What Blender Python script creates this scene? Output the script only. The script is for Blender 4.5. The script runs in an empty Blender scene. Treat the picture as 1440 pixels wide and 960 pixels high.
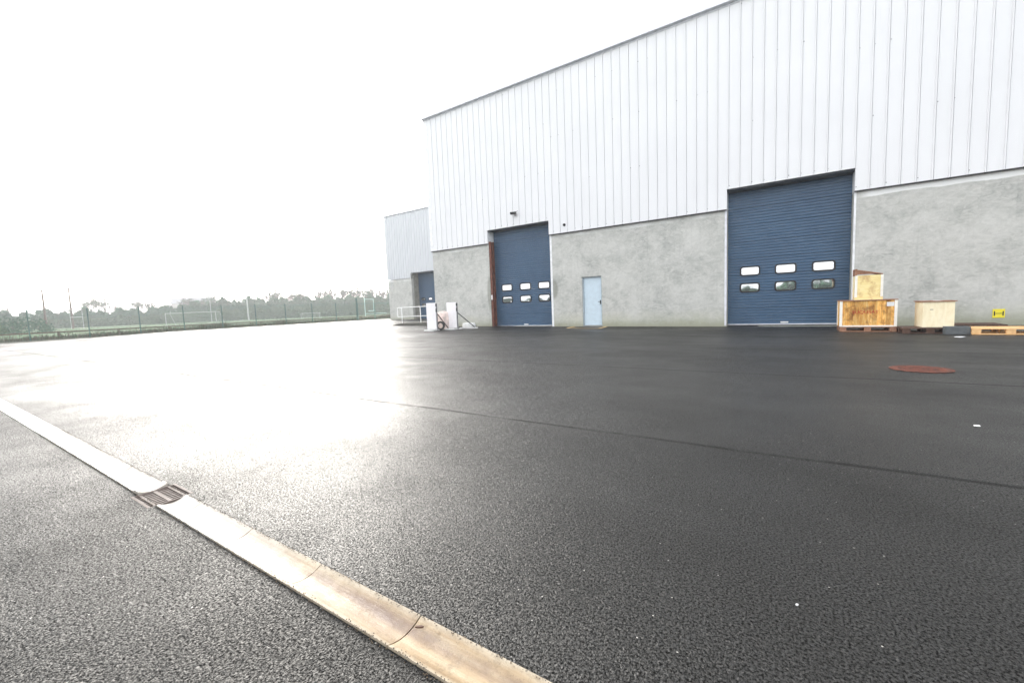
import bpy, bmesh, math, random
import numpy as np
from mathutils import Vector, Matrix
R = math.radians
sc = bpy.context.scene
col = sc.collection
rng = random.Random(7)

# ------------------------------------------------------------------ camera
HCAM = 1.05
cd = bpy.data.cameras.new('camera'); cam = bpy.data.objects.new('camera', cd); col.objects.link(cam)
cd.sensor_width = 36.0; cd.lens = 14.458; cd.clip_start = 0.05; cd.clip_end = 2000
r_ = Vector((0.84120078, 0.5392474, -0.03991856)); u_ = Vector((-0.01264696, 0.09342538, 0.99554596)); f_ = Vector((-0.54057498, 0.83694918, -0.08540935))
M = Matrix((r_, u_, -f_)).transposed().to_4x4(); M.translation = Vector((0, 0, HCAM)); cam.matrix_world = M
sc.camera = cam
# ------------------------------------------------------------------ light
SUN_AZ = -63.0     # degrees from +Y, clockwise
SUN_EL = 15.0
w = bpy.data.worlds.new('World'); sc.world = w; w.use_nodes = True
nt = w.node_tree; bg = nt.nodes['Background']
sky = nt.nodes.new('ShaderNodeTexSky'); sky.sky_type = 'NISHITA'; sky.sun_disc = False
sky.sun_elevation = R(SUN_EL); sky.sun_rotation = R(SUN_AZ % 360); sky.dust_density = 5.0; sky.air_density = 1.0
hs = nt.nodes.new('ShaderNodeHueSaturation'); hs.inputs['Saturation'].default_value = 0.25
nt.links.new(sky.outputs[0], hs.inputs['Color'])
ad = nt.nodes.new('ShaderNodeMix'); ad.data_type = 'RGBA'; ad.blend_type = 'ADD'; ad.inputs[0].default_value = 1.0
nt.links.new(hs.outputs[0], ad.inputs[6]); ad.inputs[7].default_value = (6.5, 6.55, 6.7, 1)     # the even cloud deck
nt.links.new(ad.outputs[2], bg.inputs[0]); bg.inputs[1].default_value = 0.10
sl = bpy.data.lights.new('sun', 'SUN'); sl.energy = 1.0; sl.angle = R(22); sl.color = (1.0, 0.96, 0.88)
so = bpy.data.objects.new('sun', sl); col.objects.link(so)
sd = Vector((math.sin(R(SUN_AZ)) * math.cos(R(SUN_EL)), math.cos(R(SUN_AZ)) * math.cos(R(SUN_EL)), math.sin(R(SUN_EL))))
so.rotation_euler = sd.to_track_quat('Z', 'Y').to_euler()
sc.view_settings.view_transform = 'Standard'; sc.view_settings.look = 'None'; sc.view_settings.gamma = 1; sc.view_settings.use_curve_mapping = False
sc.view_settings.exposure = 1.42
sc.cycles.volume_bounces = 0; sc.cycles.max_bounces = 6

# ------------------------------------------------------------------ helpers
def smooth(a, b, x):
    t = min(1, max(0, (x - a) / (b - a))); return t * t * (3 - 2 * t)
def gz(x, y):                      # the yard falls gently to the right along the wall
    return max(-0.05, min(0.11, -0.008 * (x + 6.5))) * smooth(6, 14, y)

def tag(o, label=None, cat=None, group=None, kind=None):
    if label: o['label'] = label
    if cat: o['category'] = cat
    if group: o['group'] = group
    if kind: o['kind'] = kind
    return o

def empty(name, loc=(0, 0, 0), rz=0, label=None, cat=None, group=None):
    o = bpy.data.objects.new(name, None); col.objects.link(o); o.location = loc; o.rotation_euler = (0, 0, rz)
    o.empty_display_size = 0.2
    return tag(o, label, cat, group)

class MB:
    def __init__(s): s.v = []; s.f = []; s.m = []
    def quad(s, pts, mi=0):
        n = len(s.v); s.v += [tuple(p) for p in pts]; s.f.append(tuple(range(n, n + len(pts)))); s.m.append(mi); return s
    def box(s, x0, x1, y0, y1, z0, z1, mi=0, rz=0, c=None):
        n = len(s.v)
        P = [(x0, y0, z0), (x1, y0, z0), (x1, y1, z0), (x0, y1, z0), (x0, y0, z1), (x1, y0, z1), (x1, y1, z1), (x0, y1, z1)]
        if rz:
            cx, cy = c or ((x0 + x1) / 2, (y0 + y1) / 2); a, b = math.cos(rz), math.sin(rz)
            P = [(cx + (x - cx) * a - (y - cy) * b, cy + (x - cx) * b + (y - cy) * a, z) for x, y, z in P]
        s.v += P
        for q in ((0, 3, 2, 1), (4, 5, 6, 7), (0, 1, 5, 4), (1, 2, 6, 5), (2, 3, 7, 6), (3, 0, 4, 7)):
            s.f.append(tuple(n + i for i in q)); s.m.append(mi)
        return s
    def tube(s, p, q, r0, r1=None, n=6, mi=0, caps=True):
        r1 = r0 if r1 is None else r1
        p = Vector(p); q = Vector(q); d = (q - p)
        if d.length < 1e-6: return s
        d.normalize(); a = d.orthogonal().normalized(); b = d.cross(a); k = len(s.v)
        for c, r in ((p, r0), (q, r1)):
            for i in range(n):
                t = 2 * math.pi * i / n; s.v.append(tuple(c + a * (math.cos(t) * r) + b * (math.sin(t) * r)))
        for i in range(n):
            j = (i + 1) % n; s.f.append((k + i, k + j, k + n + j, k + n + i)); s.m.append(mi)
        if caps:
            s.f.append(tuple(k + i for i in reversed(range(n)))); s.m.append(mi)
            s.f.append(tuple(k + n + i for i in range(n))); s.m.append(mi)
        return s
    def prism(s, prof, z0, z1, axis='z', mi=0):      # closed profile extruded; axis 'z','y','x'
        def P(a, b, c):
            return {'z': (a, b, c), 'y': (a, c, b), 'x': (c, a, b)}[axis]
        k = len(s.v); n = len(prof)
        s.v += [P(a, b, z0) for a, b in prof] + [P(a, b, z1) for a, b in prof]
        for i in range(n):
            j = (i + 1) % n; s.f.append((k + i, k + j, k + n + j, k + n + i)); s.m.append(mi)
        s.f.append(tuple(k + i for i in reversed(range(n)))); s.m.append(mi)
        s.f.append(tuple(k + n + i for i in range(n))); s.m.append(mi)
        return s
    def build(s, name, mats, parent=None, bevel=0, shade=False, fixn=True, seg=2):
        me = bpy.data.meshes.new(name); me.from_pydata(s.v, [], s.f)
        if not isinstance(mats, (list, tuple)): mats = [mats]
        for m in mats: me.materials.append(m)
        me.polygons.foreach_set('material_index', s.m)
        if fixn:
            bm = bmesh.new(); bm.from_mesh(me); bmesh.ops.recalc_face_normals(bm, faces=bm.faces); bm.to_mesh(me); bm.free()
        if shade: me.polygons.foreach_set('use_smooth', [True] * len(me.polygons))
        me.update()
        o = bpy.data.objects.new(name, me); col.objects.link(o)
        if parent: o.parent = parent
        if bevel:
            b = o.modifiers.new('bevel', 'BEVEL'); b.width = bevel; b.segments = seg; b.limit_method = 'ANGLE'
        return o

def copy_tree(o, parent=None):
    c = o.copy(); col.objects.link(c)
    if parent: c.parent = parent
    for ch in list(o.children): copy_tree(ch, c)
    return c

# ------------------------------------------------------------------ materials
class NT:
    def __init__(s, name):
        s.m = bpy.data.materials.new(name); s.m.use_nodes = True; s.t = s.m.node_tree; s.p = s.t.nodes['Principled BSDF']
        s.co = s.t.nodes.new('ShaderNodeTexCoord').outputs['Object']
    def n(s, typ, **k):
        x = s.t.nodes.new(typ)
        for a, b in k.items(): setattr(x, a, b)
        return x
    def l(s, a, b): s.t.links.new(a, b)
    def sock(s, x, i):
        return i
    def setin(s, inp, v):
        if hasattr(v, 'is_output') or isinstance(v, bpy.types.NodeSocket): s.l(v, inp)
        elif isinstance(v, (tuple, list)) and len(v) == 3 and inp.type == 'RGBA': inp.default_value = (*v, 1)
        else: inp.default_value = v
    def mapped(s, scale=(1, 1, 1), co=None):
        x = s.n('ShaderNodeMapping'); x.inputs['Scale'].default_value = scale; s.l(co or s.co, x.inputs[0]); return x.outputs[0]
    def noise(s, scale, detail=4, rough=.55, co=None, dist=0):
        x = s.n('ShaderNodeTexNoise'); x.inputs['Scale'].default_value = scale; x.inputs['Detail'].default_value = detail
        x.inputs['Roughness'].default_value = rough; x.inputs['Distortion'].default_value = dist; s.l(co or s.co, x.inputs['Vector']); return x.outputs[0]
    def vor(s, scale, out='Distance', co=None, feat='F1'):
        x = s.n('ShaderNodeTexVoronoi', feature=feat); x.inputs['Scale'].default_value = scale; s.l(co or s.co, x.inputs['Vector']); return x.outputs[out]
    def ramp(s, fac, stops):
        x = s.n('ShaderNodeValToRGB'); s.setin(x.inputs[0], fac); e = x.color_ramp.elements
        while len(e) < len(stops): e.new(0.5)
        for q, (p, c) in zip(e, stops):
            q.position = p; q.color = (*c, 1) if isinstance(c, (tuple, list)) else (c, c, c, 1)
        return x.outputs[0]
    def rng(s, v, a, b, c=0., d=1.):
        x = s.n('ShaderNodeMapRange'); s.setin(x.inputs[0], v)
        for i, q in enumerate((a, b, c, d)): x.inputs[i + 1].default_value = q
        return x.outputs[0]
    def math(s, op, a, b=0., c=None):
        x = s.n('ShaderNodeMath', operation=op); s.setin(x.inputs[0], a); s.setin(x.inputs[1], b)
        if c is not None: s.setin(x.inputs[2], c)
        return x.outputs[0]
    def mix(s, fac, a, b, bt='MIX'):
        x = s.n('ShaderNodeMix', data_type='RGBA', blend_type=bt); s.setin(x.inputs[0], fac); s.setin(x.inputs[6], a); s.setin(x.inputs[7], b); return x.outputs[2]
    def xyz(s, co=None):
        x = s.n('ShaderNodeSeparateXYZ'); s.l(co or s.co, x.inputs[0]); return x.outputs
    def bump(s, h, strength, dist):
        x = s.n('ShaderNodeBump'); x.inputs['Strength'].default_value = strength; x.inputs['Distance'].default_value = dist; s.l(h, x.inputs['Height']); s.l(x.outputs[0], s.p.inputs['Normal']); return x
    def done(s, base=None, rough=None, metal=None, spec=None):
        if base is not None: s.setin(s.p.inputs['Base Color'], base)
        if rough is not None: s.setin(s.p.inputs['Roughness'], rough)
        if metal is not None: s.setin(s.p.inputs['Metallic'], metal)
        if spec is not None: s.setin(s.p.inputs['Specular IOR Level'], spec)
        return s.m

def simple(name, c, rough=.6, metal=0, var=.12, scale=6, bump=0):
    k = NT(name); n = k.noise(scale, 5)
    a = tuple(x * (1 - var) for x in c); b = tuple(min(1, x * (1 + var)) for x in c)
    if bump: k.bump(k.noise(scale * 6, 3), .4, bump)
    return k.done(k.ramp(n, [(.3, a), (.7, b)]), k.rng(k.noise(scale * 2), .3, .7, max(0.05, rough - .1), min(1, rough + .1)), metal)

def m_asphalt():
    k = NT('wet_asphalt'); x = k.xyz()
    agg = k.vor(170, 'Distance'); aggc = k.vor(170, 'Color')
    g2 = k.noise(120, 5, .75)
    mid = k.noise(7, 5, .65)
    near = k.rng(x[1], .84, .86, 1, 0)                              # the older, coarser mat this side of the channel
    base = k.ramp(k.noise(.35, 7, .66), [(.3, (.009, .009, .0088)), (.7, (.017, .0168, .0162))])
    c0 = k.xyz(aggc)[0]
    base = k.mix(k.rng(c0, .45, 1, 0, .8), base, (.058, .057, .053))
    base = k.mix(k.rng(g2, .40, .55, .8, 0), base, (.002, .002, .002))
    base = k.mix(1, base, k.ramp(k.noise(1.1, 6, .7), [(.3, .70), (.7, 1.35)]), 'MULTIPLY')
    wob = k.math('MULTIPLY', k.math('SUBTRACT', k.noise(.6, 4), .5), .12)
    yw = k.math('ADD', x[1], wob)
    lane = k.math('FLOOR', k.math('DIVIDE', k.math('SUBTRACT', yw, 3.15), 3.3))
    wn = k.n('ShaderNodeTexWhiteNoise', noise_dimensions='1D'); k.l(lane, wn.inputs['W'])
    base = k.mix(1, base, k.ramp(wn.outputs[0], [(0, .75), (1, 1.2)]), 'MULTIPLY')
    fr = k.math('ABSOLUTE', k.math('SUBTRACT', k.math('FRACT', k.math('DIVIDE', k.math('SUBTRACT', yw, 3.15 - 1.65), 3.3)), .5))
    fr = k.math('MULTIPLY', fr, 3.3)
    seam = k.math('MULTIPLY', k.rng(fr, 0.006, 0.035, 1, 0), k.rng(k.noise(1.7, 4), .36, .5, 0.25, 1))
    seam = k.math('MULTIPLY', seam, k.rng(x[1], 2.0, 2.4, 0, 1))
    base = k.mix(k.math('MULTIPLY', seam, .9), base, (.002, .002, .002))
    chip = k.vor(9, 'Distance'); chc = k.xyz(k.vor(9, 'Color'))
    for q in k.t.nodes:
        if q.type == 'TEX_VORONOI' and q.inputs['Scale'].default_value == 9: q.voronoi_dimensions = '2D'
    ch = k.math('MULTIPLY', k.rng(chip, .018, .030, 1, 0), k.rng(chc[1], .78, .80, 0, 1))
    base = k.mix(ch, base, (.42, .41, .38))
    wet = k.noise(.30, 5, .55, co=k.mapped((1, 1.6, 1)), dist=.2)
    fine = k.noise(2.2, 4, .5)
    dry = k.math('ADD', k.rng(wet, .34, .66, 0, 1), k.rng(fine, .3, .7, -.25, .25)); dry = k.rng(dry, 0, 1, 0, 1)
    gxx = k.math('ADD', x[0], 3.15); gyy = k.math('MULTIPLY', k.math('SUBTRACT', x[1], .85), 1.6)
    gd_ = k.math('ADD', k.math('SQRT', k.math('ADD', k.math('MULTIPLY', gxx, gxx), k.math('MULTIPLY', gyy, gyy))), k.math('MULTIPLY', k.noise(2.5, 5, .6), .9))
    stain = k.rng(gd_, .55, 1.0, 1, 0)
    rough = k.math('ADD', k.rng(dry, 0, 1, .36, .50), k.math('MULTIPLY', seam, .3))
    h = k.math('ADD', k.math('MULTIPLY', agg, -1.0), k.math('MULTIPLY', g2, 1.3))
    h = k.math('ADD', h, k.math('MULTIPLY', mid, .8))
    h = k.math('SUBTRACT', h, k.math('MULTIPLY', seam, 1.5))
    bp = k.bump(h, .8, .0048)
    # every stone has a facet of its own
    v = k.n('ShaderNodeVectorMath', operation='SUBTRACT'); k.l(aggc, v.inputs[0]); v.inputs[1].default_value = (.5, .5, .5)
    tilt = k.math('ADD', k.rng(dry, 0, 1, .70, .95), k.math('MULTIPLY', near, .0))
    v2 = k.n('ShaderNodeVectorMath', operation='SCALE'); k.l(v.outputs[0], v2.inputs[0]); k.l(tilt, v2.inputs['Scale'])
    v3 = k.n('ShaderNodeVectorMath', operation='ADD'); k.l(bp.outputs[0], v3.inputs[0]); k.l(v2.outputs[0], v3.inputs[1])
    v4 = k.n('ShaderNodeVectorMath', operation='NORMALIZE'); k.l(v3.outputs[0], v4.inputs[0]); k.l(v4.outputs[0], k.p.inputs['Normal'])
    spec = k.math('MULTIPLY', k.rng(g2, .43, .60, .02, .70), k.rng(dry, 0, 1, 1, .6))
    spec = k.math('MULTIPLY', spec, k.math('SUBTRACT', 1.0, k.math('MULTIPLY', stain, .55)))
    spec = k.math('MULTIPLY', spec, k.math('SUBTRACT', 1.0, k.math('MULTIPLY', near, .28)))
    return k.done(base, rough, 0, spec)

def m_channel():
    k = NT('channel_concrete'); x = k.xyz()
    st = k.noise(3.0, 6, .6, co=k.mapped((.5, 9, 1)))
    seg = k.math('FLOOR', k.math('DIVIDE', k.math('ADD', x[0], 2.17), .578))
    wn = k.n('ShaderNodeTexWhiteNoise', noise_dimensions='1D'); k.l(seg, wn.inputs['W'])
    base = k.ramp(st, [(.28, (.17, .105, .05)), (.5, (.30, .22, .13)), (.72, (.42, .36, .26))])
    base = k.mix(1, base, k.ramp(wn.outputs[0], [(0, (.78, .72, .66)), (1, (1.15, 1.15, 1.12))]), 'MULTIPLY')
    edgey = k.math('ADD', k.math('ABSOLUTE', k.math('SUBTRACT', x[1], .853)), k.math('MULTIPLY', k.math('SUBTRACT', k.noise(9, 5, .7), .5), .03))
    base = k.mix(k.rng(edgey, .052, .072, 0, .6), base, (.48, .44, .36))
    wy = k.math('ADD', x[1], k.math('MULTIPLY', k.noise(4, 5, .7), .03))
    band = k.math('MULTIPLY', k.rng(k.math('ABSOLUTE', k.math('SUBTRACT', wy, .895)), .008, .03, 1, 0), k.rng(k.noise(2.2, 5, .7), .38, .6, .1, 1))
    base = k.mix(k.math('MULTIPLY', band, .75), base, (.10, .055, .042))
    base = k.mix(k.rng(k.noise(24, 7, .8), .50, .66, 0, .6), base, (.13, .085, .04))
    base = k.mix(k.rng(k.noise(160, 4, .8), .55, .7, 0, .5), base, (.06, .045, .03))
    base = k.mix(k.rng(k.math('ADD', x[0], k.math('MULTIPLY', k.noise(2.5, 5, .7), .9)), -2.1, -1.0, .75, 0), base, (.47, .45, .41))  # far end paler: glare whitening painted into the concrete, brown stain fading out
    k.bump(k.math('ADD', k.noise(260, 4, .8), k.noise(40, 4, .7)), .5, .0025)
    return k.done(base, k.rng(k.noise(20, 5, .7), .3, .7, .33, .58), 0, .5)

def m_render():
    k = NT('grey_render'); x = k.xyz()
    a = k.noise(.9, 8, .66, dist=.6); b = k.noise(4.5, 7, .7, co=k.mapped((1, 1, 1.7)), dist=1.2)
    base = k.ramp(a, [(.34, (.31, .317, .30)), (.5, (.405, .41, .385)), (.66, (.50, .50, .475))])
    base = k.mix(k.rng(b, .35, .68, 0, .75), base, (.60, .60, .57))
    base = k.mix(k.rng(k.noise(2.2, 6, .7), .52, .72, 0, .35), base, (.23, .243, .23))
    sp = k.noise(7, 7, .8, co=k.mapped((1, 1, .5)))
    base = k.mix(k.math('MULTIPLY', k.rng(k.math('ADD', x[2], k.math('MULTIPLY', sp, .35)), .22, .48, 1, 0), .55), base, (.10, .10, .075))
    dr = k.noise(3, 6, .7, co=k.mapped((2.5, 1, .10)))
    base = k.mix(k.rng(dr, .56, .72, 0, .2), base, (.20, .21, .20))
    # algae low down, white unpainted filler left ragged under the cladding
    foot = k.rng(k.math('ADD', x[2], k.math('MULTIPLY', k.noise(1.6, 4), .6)), .35, 1.0, 1, 0)
    base = k.mix(k.math('MULTIPLY', foot, .5), base, (.35, .36, .24))
    edge = k.math('ADD', x[2], k.math('MULTIPLY', k.noise(.7, 5, co=k.mapped((1, 0, 0))), .22))
    band = k.rng(edge, 4.16, 4.19, 0, 1)
    gate = k.math('MAXIMUM', k.math('MULTIPLY', k.rng(k.noise(.5, 2, co=k.mapped((1, 0, 0))), .42, .6, 0, 1), .45), k.rng(x[0], 2.15, 2.4, 0, 1))
    base = k.mix(k.math('MULTIPLY', band, gate), base, (.78, .79, .78))
    # damp marks beside the first door
    dx = k.math('SUBTRACT', x[0], -8.78); dz = k.math('MULTIPLY', k.math('SUBTRACT', x[2], 1.75), .45)
    dd = k.math('SQRT', k.math('ADD', k.math('MULTIPLY', dx, dx), k.math('MULTIPLY', dz, dz)))
    dx2 = k.math('SUBTRACT', x[0], -12.43); dz2 = k.math('MULTIPLY', k.math('SUBTRACT', x[2], 1.75), .22)
    dd2 = k.math('SQRT', k.math('ADD', k.math('MULTIPLY', dx2, dx2), k.math('MULTIPLY', dz2, dz2)))
    base = k.mix(k.math('MULTIPLY', k.rng(k.math('MINIMUM', dd, dd2), .16, .24, 1, 0), .55), base, (.16, .165, .13))
    h = k.math('ADD', k.noise(14, 6, .7, co=k.mapped((1, 1, 1.8)), dist=1), k.math('MULTIPLY', k.noise(70, 3), .25))
    k.bump(h, .5, .012)
    return k.done(base, .85, 0, .3)

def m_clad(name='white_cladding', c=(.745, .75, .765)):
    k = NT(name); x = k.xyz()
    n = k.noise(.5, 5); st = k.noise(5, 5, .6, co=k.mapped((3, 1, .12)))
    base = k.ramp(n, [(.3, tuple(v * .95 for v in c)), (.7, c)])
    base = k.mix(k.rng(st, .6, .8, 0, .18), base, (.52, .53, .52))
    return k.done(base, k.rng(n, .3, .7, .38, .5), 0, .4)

def m_door():
    k = NT('blue_door_paint'); n = k.noise(1.2, 6, .6); d = k.noise(9, 5, .6, co=k.mapped((.4, 1, 2)))
    base = k.ramp(n, [(.3, (.034, .082, .155)), (.7, (.046, .106, .19))])
    base = k.mix(k.rng(d, .5, .75, 0, .25), base, (.10, .165, .24))
    return k.done(base, k.rng(d, .3, .7, .36, .5), 0, .45)

def m_wood(name, cols, stain, plank=0, dirt=.5, sc_=(1, 1, 1)):
    k = NT(name); x = k.xyz()
    g = k.noise(3, 8, .65, co=k.mapped(sc_), dist=.7)
    base = k.ramp(g, [(.28, cols[0]), (.5, cols[1]), (.72, cols[2])])
    if plank:
        fl = k.math('FLOOR', k.math('DIVIDE', x[0], plank))
        wn = k.n('ShaderNodeTexWhiteNoise', noise_dimensions='1D'); k.l(fl, wn.inputs['W'])
        base = k.mix(1, base, k.ramp(wn.outputs[0], [(0, .72), (1, 1.12)]), 'MULTIPLY')
        fr = k.math('ABSOLUTE', k.math('SUBTRACT', k.math('FRACT', k.math('DIVIDE', x[0], plank)), .5))
        base = k.mix(k.rng(fr, .475, .492, 0, .6), base, (.05, .03, .015))
    s = k.noise(4.5, 7, .7, co=k.mapped((1, 1, .7)), dist=.5)
    base = k.mix(k.rng(s, .5, .68, 0, dirt), base, stain)
    k.bump(g, .3, .004)
    return k.done(base, .65, 0, .3)

def m_grass(name='rough_grass', a=(.035, .07, .022), b=(.07, .115, .035), c=(.12, .10, .06)):
    k = NT(name)
    n = k.noise(.06, 8, .65); f = k.noise(3, 8, .7)
    base = k.ramp(f, [(.3, a), (.7, b)]); base = k.mix(k.rng(n, .45, .68, 0, .8), base, c)
    k.bump(k.noise(9, 8, .7), 1, .06)
    return k.done(base, .9, 0, .2)

def m_leaf(name, a, b):
    k = NT(name); oi = k.n('ShaderNodeObjectInfo')
    base = k.ramp(k.noise(.9, 4), [(.3, a), (.7, b)])
    base = k.mix(k.math('MULTIPLY', oi.outputs['Random'], .4), base, tuple(v * 1.25 for v in b))
    return k.done(base, .85, 0, .2)

ASPH = m_asphalt(); CHAN = m_channel(); RENDER = m_render(); CLAD = m_clad(); DOOR = m_door(); CLAD2 = m_clad('greyer_white_cladding', (.56, .58, .61))  # CLAD2 is a greyer tone for the set back warehouse
TRIM = simple('grey_trim', (.66, .67, .72), .45); HEAD = simple('door_head_shade', (.05, .06, .075), .6); WTRIM = simple('white_trim', (.74, .75, .76), .5)
DARK = simple('dark_gap', (.02, .02, .022), .6); BLACK = simple('black_rubber', (.010, .010, .012), .65)
RUST = simple('rusty_steel', (.13, .04, .025), .75, .15, .45, 5, .003); STEEL = simple('grey_steel', (.3, .3, .31), .45, .6)
GOALP = simple('faded_white_paint', (.34, .37, .35), .6); GALV = simple('white_rail_paint', (.72, .73, .72), .5); CONC = simple('weathered_concrete', (.26, .255, .22), .85, 0, .25, 3, .006)
DCONC = simple('dark_concrete', (.085, .082, .07), .85, 0, .35, 4, .006); BRICKG = simple('grey_block', (.095, .105, .11), .85, 0, .2, 12, .004)
IRON = simple('cast_iron', (.11, .085, .075), .7, 0, .3, 14); ROOFM = simple('roof_sheet', (.35, .36, .38), .6)
k = NT('rusty_iron'); n_ = k.noise(7, 6, .7)
MHM = k.done(k.mix(k.rng(k.noise(11, 5, .75), .50, .60, 0, .85), k.ramp(n_, [(.35, (.085, .026, .018)), (.65, (.17, .058, .036))]), (.022, .02, .018)), .88, .1, .25); k.bump(n_, .6, .01)
YPAINT = simple('worn_yellow_paint', (.52, .36, .10), .6, 0, .3, 12); TANP = simple('worn_tan_paint', (.62, .43, .20), .7, 0, .3, 12); WPAINT = simple('worn_white_paint', (.72, .72, .7), .6, 0, .15, 12)
YSIGN = simple('yellow_sign_plate', (.80, .68, .03), .45, 0, .05); SIGNK = simple('black_ink', (.012, .012, .012), .5)
PDOOR = simple('pale_blue_door_paint', (.52, .63, .71), .45, 0, .06); GREENP = simple('green_post_paint', (.035, .10, .08), .5)
WIRE = simple('green_wire_coating', (.06, .15, .12), .5); LGREEN = simple('pale_green_frame_paint', (.35, .52, .46), .5)
CRW = m_wood('stained_crate_board', [(.42, .15, .03), (.80, .42, .10), (.90, .66, .27)], (.16, .05, .012), .095, .95, (6, 1, 1.1))
CRP = m_wood('yellow_plywood', [(.74, .56, .22), (.84, .70, .34), (.88, .76, .42)], (.38, .15, .05), 0, .6, (1, 1, 6))
PLY = m_wood('pale_plywood', [(.80, .69, .45), (.87, .78, .55), (.90, .82, .62)], (.62, .48, .28), 0, .25, (5, 1, 1))
BATT = m_wood('bleached_batten', [(.76, .72, .64), (.84, .81, .74), (.88, .86, .80)], (.5, .4, .3), 0, .2, (1, 1, 6))
DWOOD = m_wood('dark_old_wood', [(.05, .025, .018), (.085, .045, .03), (.12, .07, .05)], (.03, .018, .014), 0, .5, (2, 6, 6))
OWOOD = m_wood('fresh_pine', [(.62, .33, .12), (.78, .48, .22), (.85, .58, .31)], (.32, .15, .06), 0, .35, (2, 8, 8))
BRWOOD = m_wood('brown_lid', [(.20, .09, .05), (.30, .15, .09), (.38, .21, .13)], (.12, .06, .04), 0, .4, (6, 2, 2))
RED = simple('red_stencil_ink', (.42, .012, .008), .7)
GRASS = m_grass('rough_grass', (.03, .085, .03), (.06, .14, .045), (.09, .10, .05)); VERGE = m_grass('dead_verge', (.07, .06, .04), (.13, .11, .075), (.05, .08, .03))
k = NT('mirror_pane'); PANE = k.done((.62, .64, .66), .03, .93, .5)
k.bump(k.noise(2.2, 1), .25, .01)
PANEL = simple('white_sheet_panel', (.82, .80, .82), .5, 0, .05)

# ------------------------------------------------------------------ ground
def grid(name, xs, ys, fz, mat, skip=None, kind='structure', shade=True):
    mb = MB(); nx = len(xs); mb.v = [(x, y, fz(x, y)) for y in ys for x in xs]
    for j in range(len(ys) - 1):
        for i in range(nx - 1):
            if skip and skip((xs[i] + xs[i + 1]) / 2, (ys[j] + ys[j + 1]) / 2): continue
            a = j * nx + i; mb.f.append((a, a + 1, a + nx + 1, a + nx)); mb.m.append(0)
    o = mb.build(name, mat, fixn=False, shade=shade); o['kind'] = kind; return o
CH0, CH1 = .778, .928         # the drain channel's edges in Y
GR = (-3.25, -2.965, .742, .964)   # the gully grate
XE = -40.35                   # yard edge
def lin(a, b, n): return [a + (b - a) * i / n for i in range(n + 1)]
xs = sorted(set([XE] + lin(-40, -4, 36) + [GR[0], GR[1]] + lin(-2, 40, 21)))
ys = sorted(set(lin(-18, 0, 9) + [GR[2], GR[3], CH0, CH1] + lin(2, 30, 28) + lin(32, 46, 7)))
def skip(x, y):
    if CH0 < y < CH1: return True
    return GR[0] < x < GR[1] and GR[2] < y < GR[3]
grid('yard_asphalt', xs, ys, lambda x, y: gz(x, y), ASPH, skip)
fx = sorted(set(lin(-345, -60, 19) + lin(-60, XE, 20) + [XE] + lin(-40, 42, 20) + [60, 85])); fy = sorted(set(lin(-95, -18, 8) + lin(-18, 46, 32) + lin(46, 300, 16)))
def fz(x, y):
    if XE < x < 41 and -18 < y < 47: return -.25
    b = gz(XE, y) - .012 + .10 * smooth(-80, -180, x) * 0
    return b
grid('grass_field', fx, fy, fz, GRASS)
# channel bed beneath the dish, so nothing shows through the joints
b = MB(); b.box(-40, 12, CH0 - .05, CH1 + .05, -.16, -.10); o = b.build('channel_bed', DARK); o['kind'] = 'structure'

# concrete kerb strip along the fence
b = MB()
for i in range(26):
    y0 = 1.0 + i * 1.8 - 8; b.box(XE - .16, XE + .0, y0 + .004, y0 + 1.796, -.1, gz(XE, y0) + .055)
o = b.build('edge_kerb', CONC); o['kind'] = 'structure'

# dished drain channel
ch = empty('drainage_channel', (0, .853, 0), 0, 'long pale concrete drain channel running diagonally across the black asphalt', 'drain channel')
def dish(x0, x1, cap=0):
    mb = MB(); n = 12; top = []
    for i in range(n + 1):
        t = i / n; y = CH0 + .002 + (CH1 - CH0 - .004) * t; e = abs(2 * t - 1)
        z = .007 - .020 * (1 - e * e) if .06 < t < .94 else .007
        top.append((y - .853, z))
    prof = top + [(CH1 - .002 - .853, -.09), (CH0 + .002 - .853, -.09)]
    mb.prism(prof, x0, x1, 'x'); return mb
x = -2.17 + .578 * -64; k_ = 0
while x < 8:
    a, c = x + .0025, x + .578 - .0025
    for (p, q) in ([(a, c)] if (c < GR[0] or a > GR[1]) else [(a, min(c, GR[0] - .004)), (max(a, GR[1] + .004), c)]):
        if q - p > .05:
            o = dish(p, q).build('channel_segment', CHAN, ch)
            o.location.z = 0.0 + rng.uniform(-.0012, .0012) + (.012 if abs(q - (GR[0] - .004)) < .001 else 0)
    x += .578
# shader of a child uses object coordinates = world X, Y offset; keep bands right by shifting mesh data
for o in ch.children:
    for v in o.data.vertices: v.co.y += .853
    o.location.y = -.853
# gully grate
gr = empty('gully_grate', ((GR[0] + GR[1]) / 2, .853, 0), 0, 'slotted cast iron gully grate set across the pale drain channel', 'drain grate')
gx, gy = (GR[1] - GR[0]) / 2, (GR[3] - GR[2]) / 2
b = MB()
b.box(-gx, gx, -gy, -gy + .016, -.05, .001).box(-gx, gx, gy - .016, gy, -.05, .001).box(-gx, -gx + .014, -gy + .016, gy - .016, -.05, -.001).box(gx - .014, gx, -gy + .016, gy - .016, -.05, -.001)
b.build('frame', IRON, gr, .002)
b = MB(); b.box(-gx + .014, gx - .014, -.009, .009, -.03, -.004)
b.box(-gx + .014, gx - .014, -.078, -.064, -.03, -.002).box(-gx + .014, gx - .014, .064, .078, -.03, -.002)
n = 9
for i in range(n):
    xx = -gx + .02 + (2 * gx - .04) * i / (n - 1)
    for y0, y1 in ((-.064, -.009), (.009, .064), (-gy + .016, -.078), (.078, gy - .016)):
        b.box(xx - .006, xx + .006, y0, y1, -.022, -.006)
b.build('slotted_grating', IRON, gr)
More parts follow.
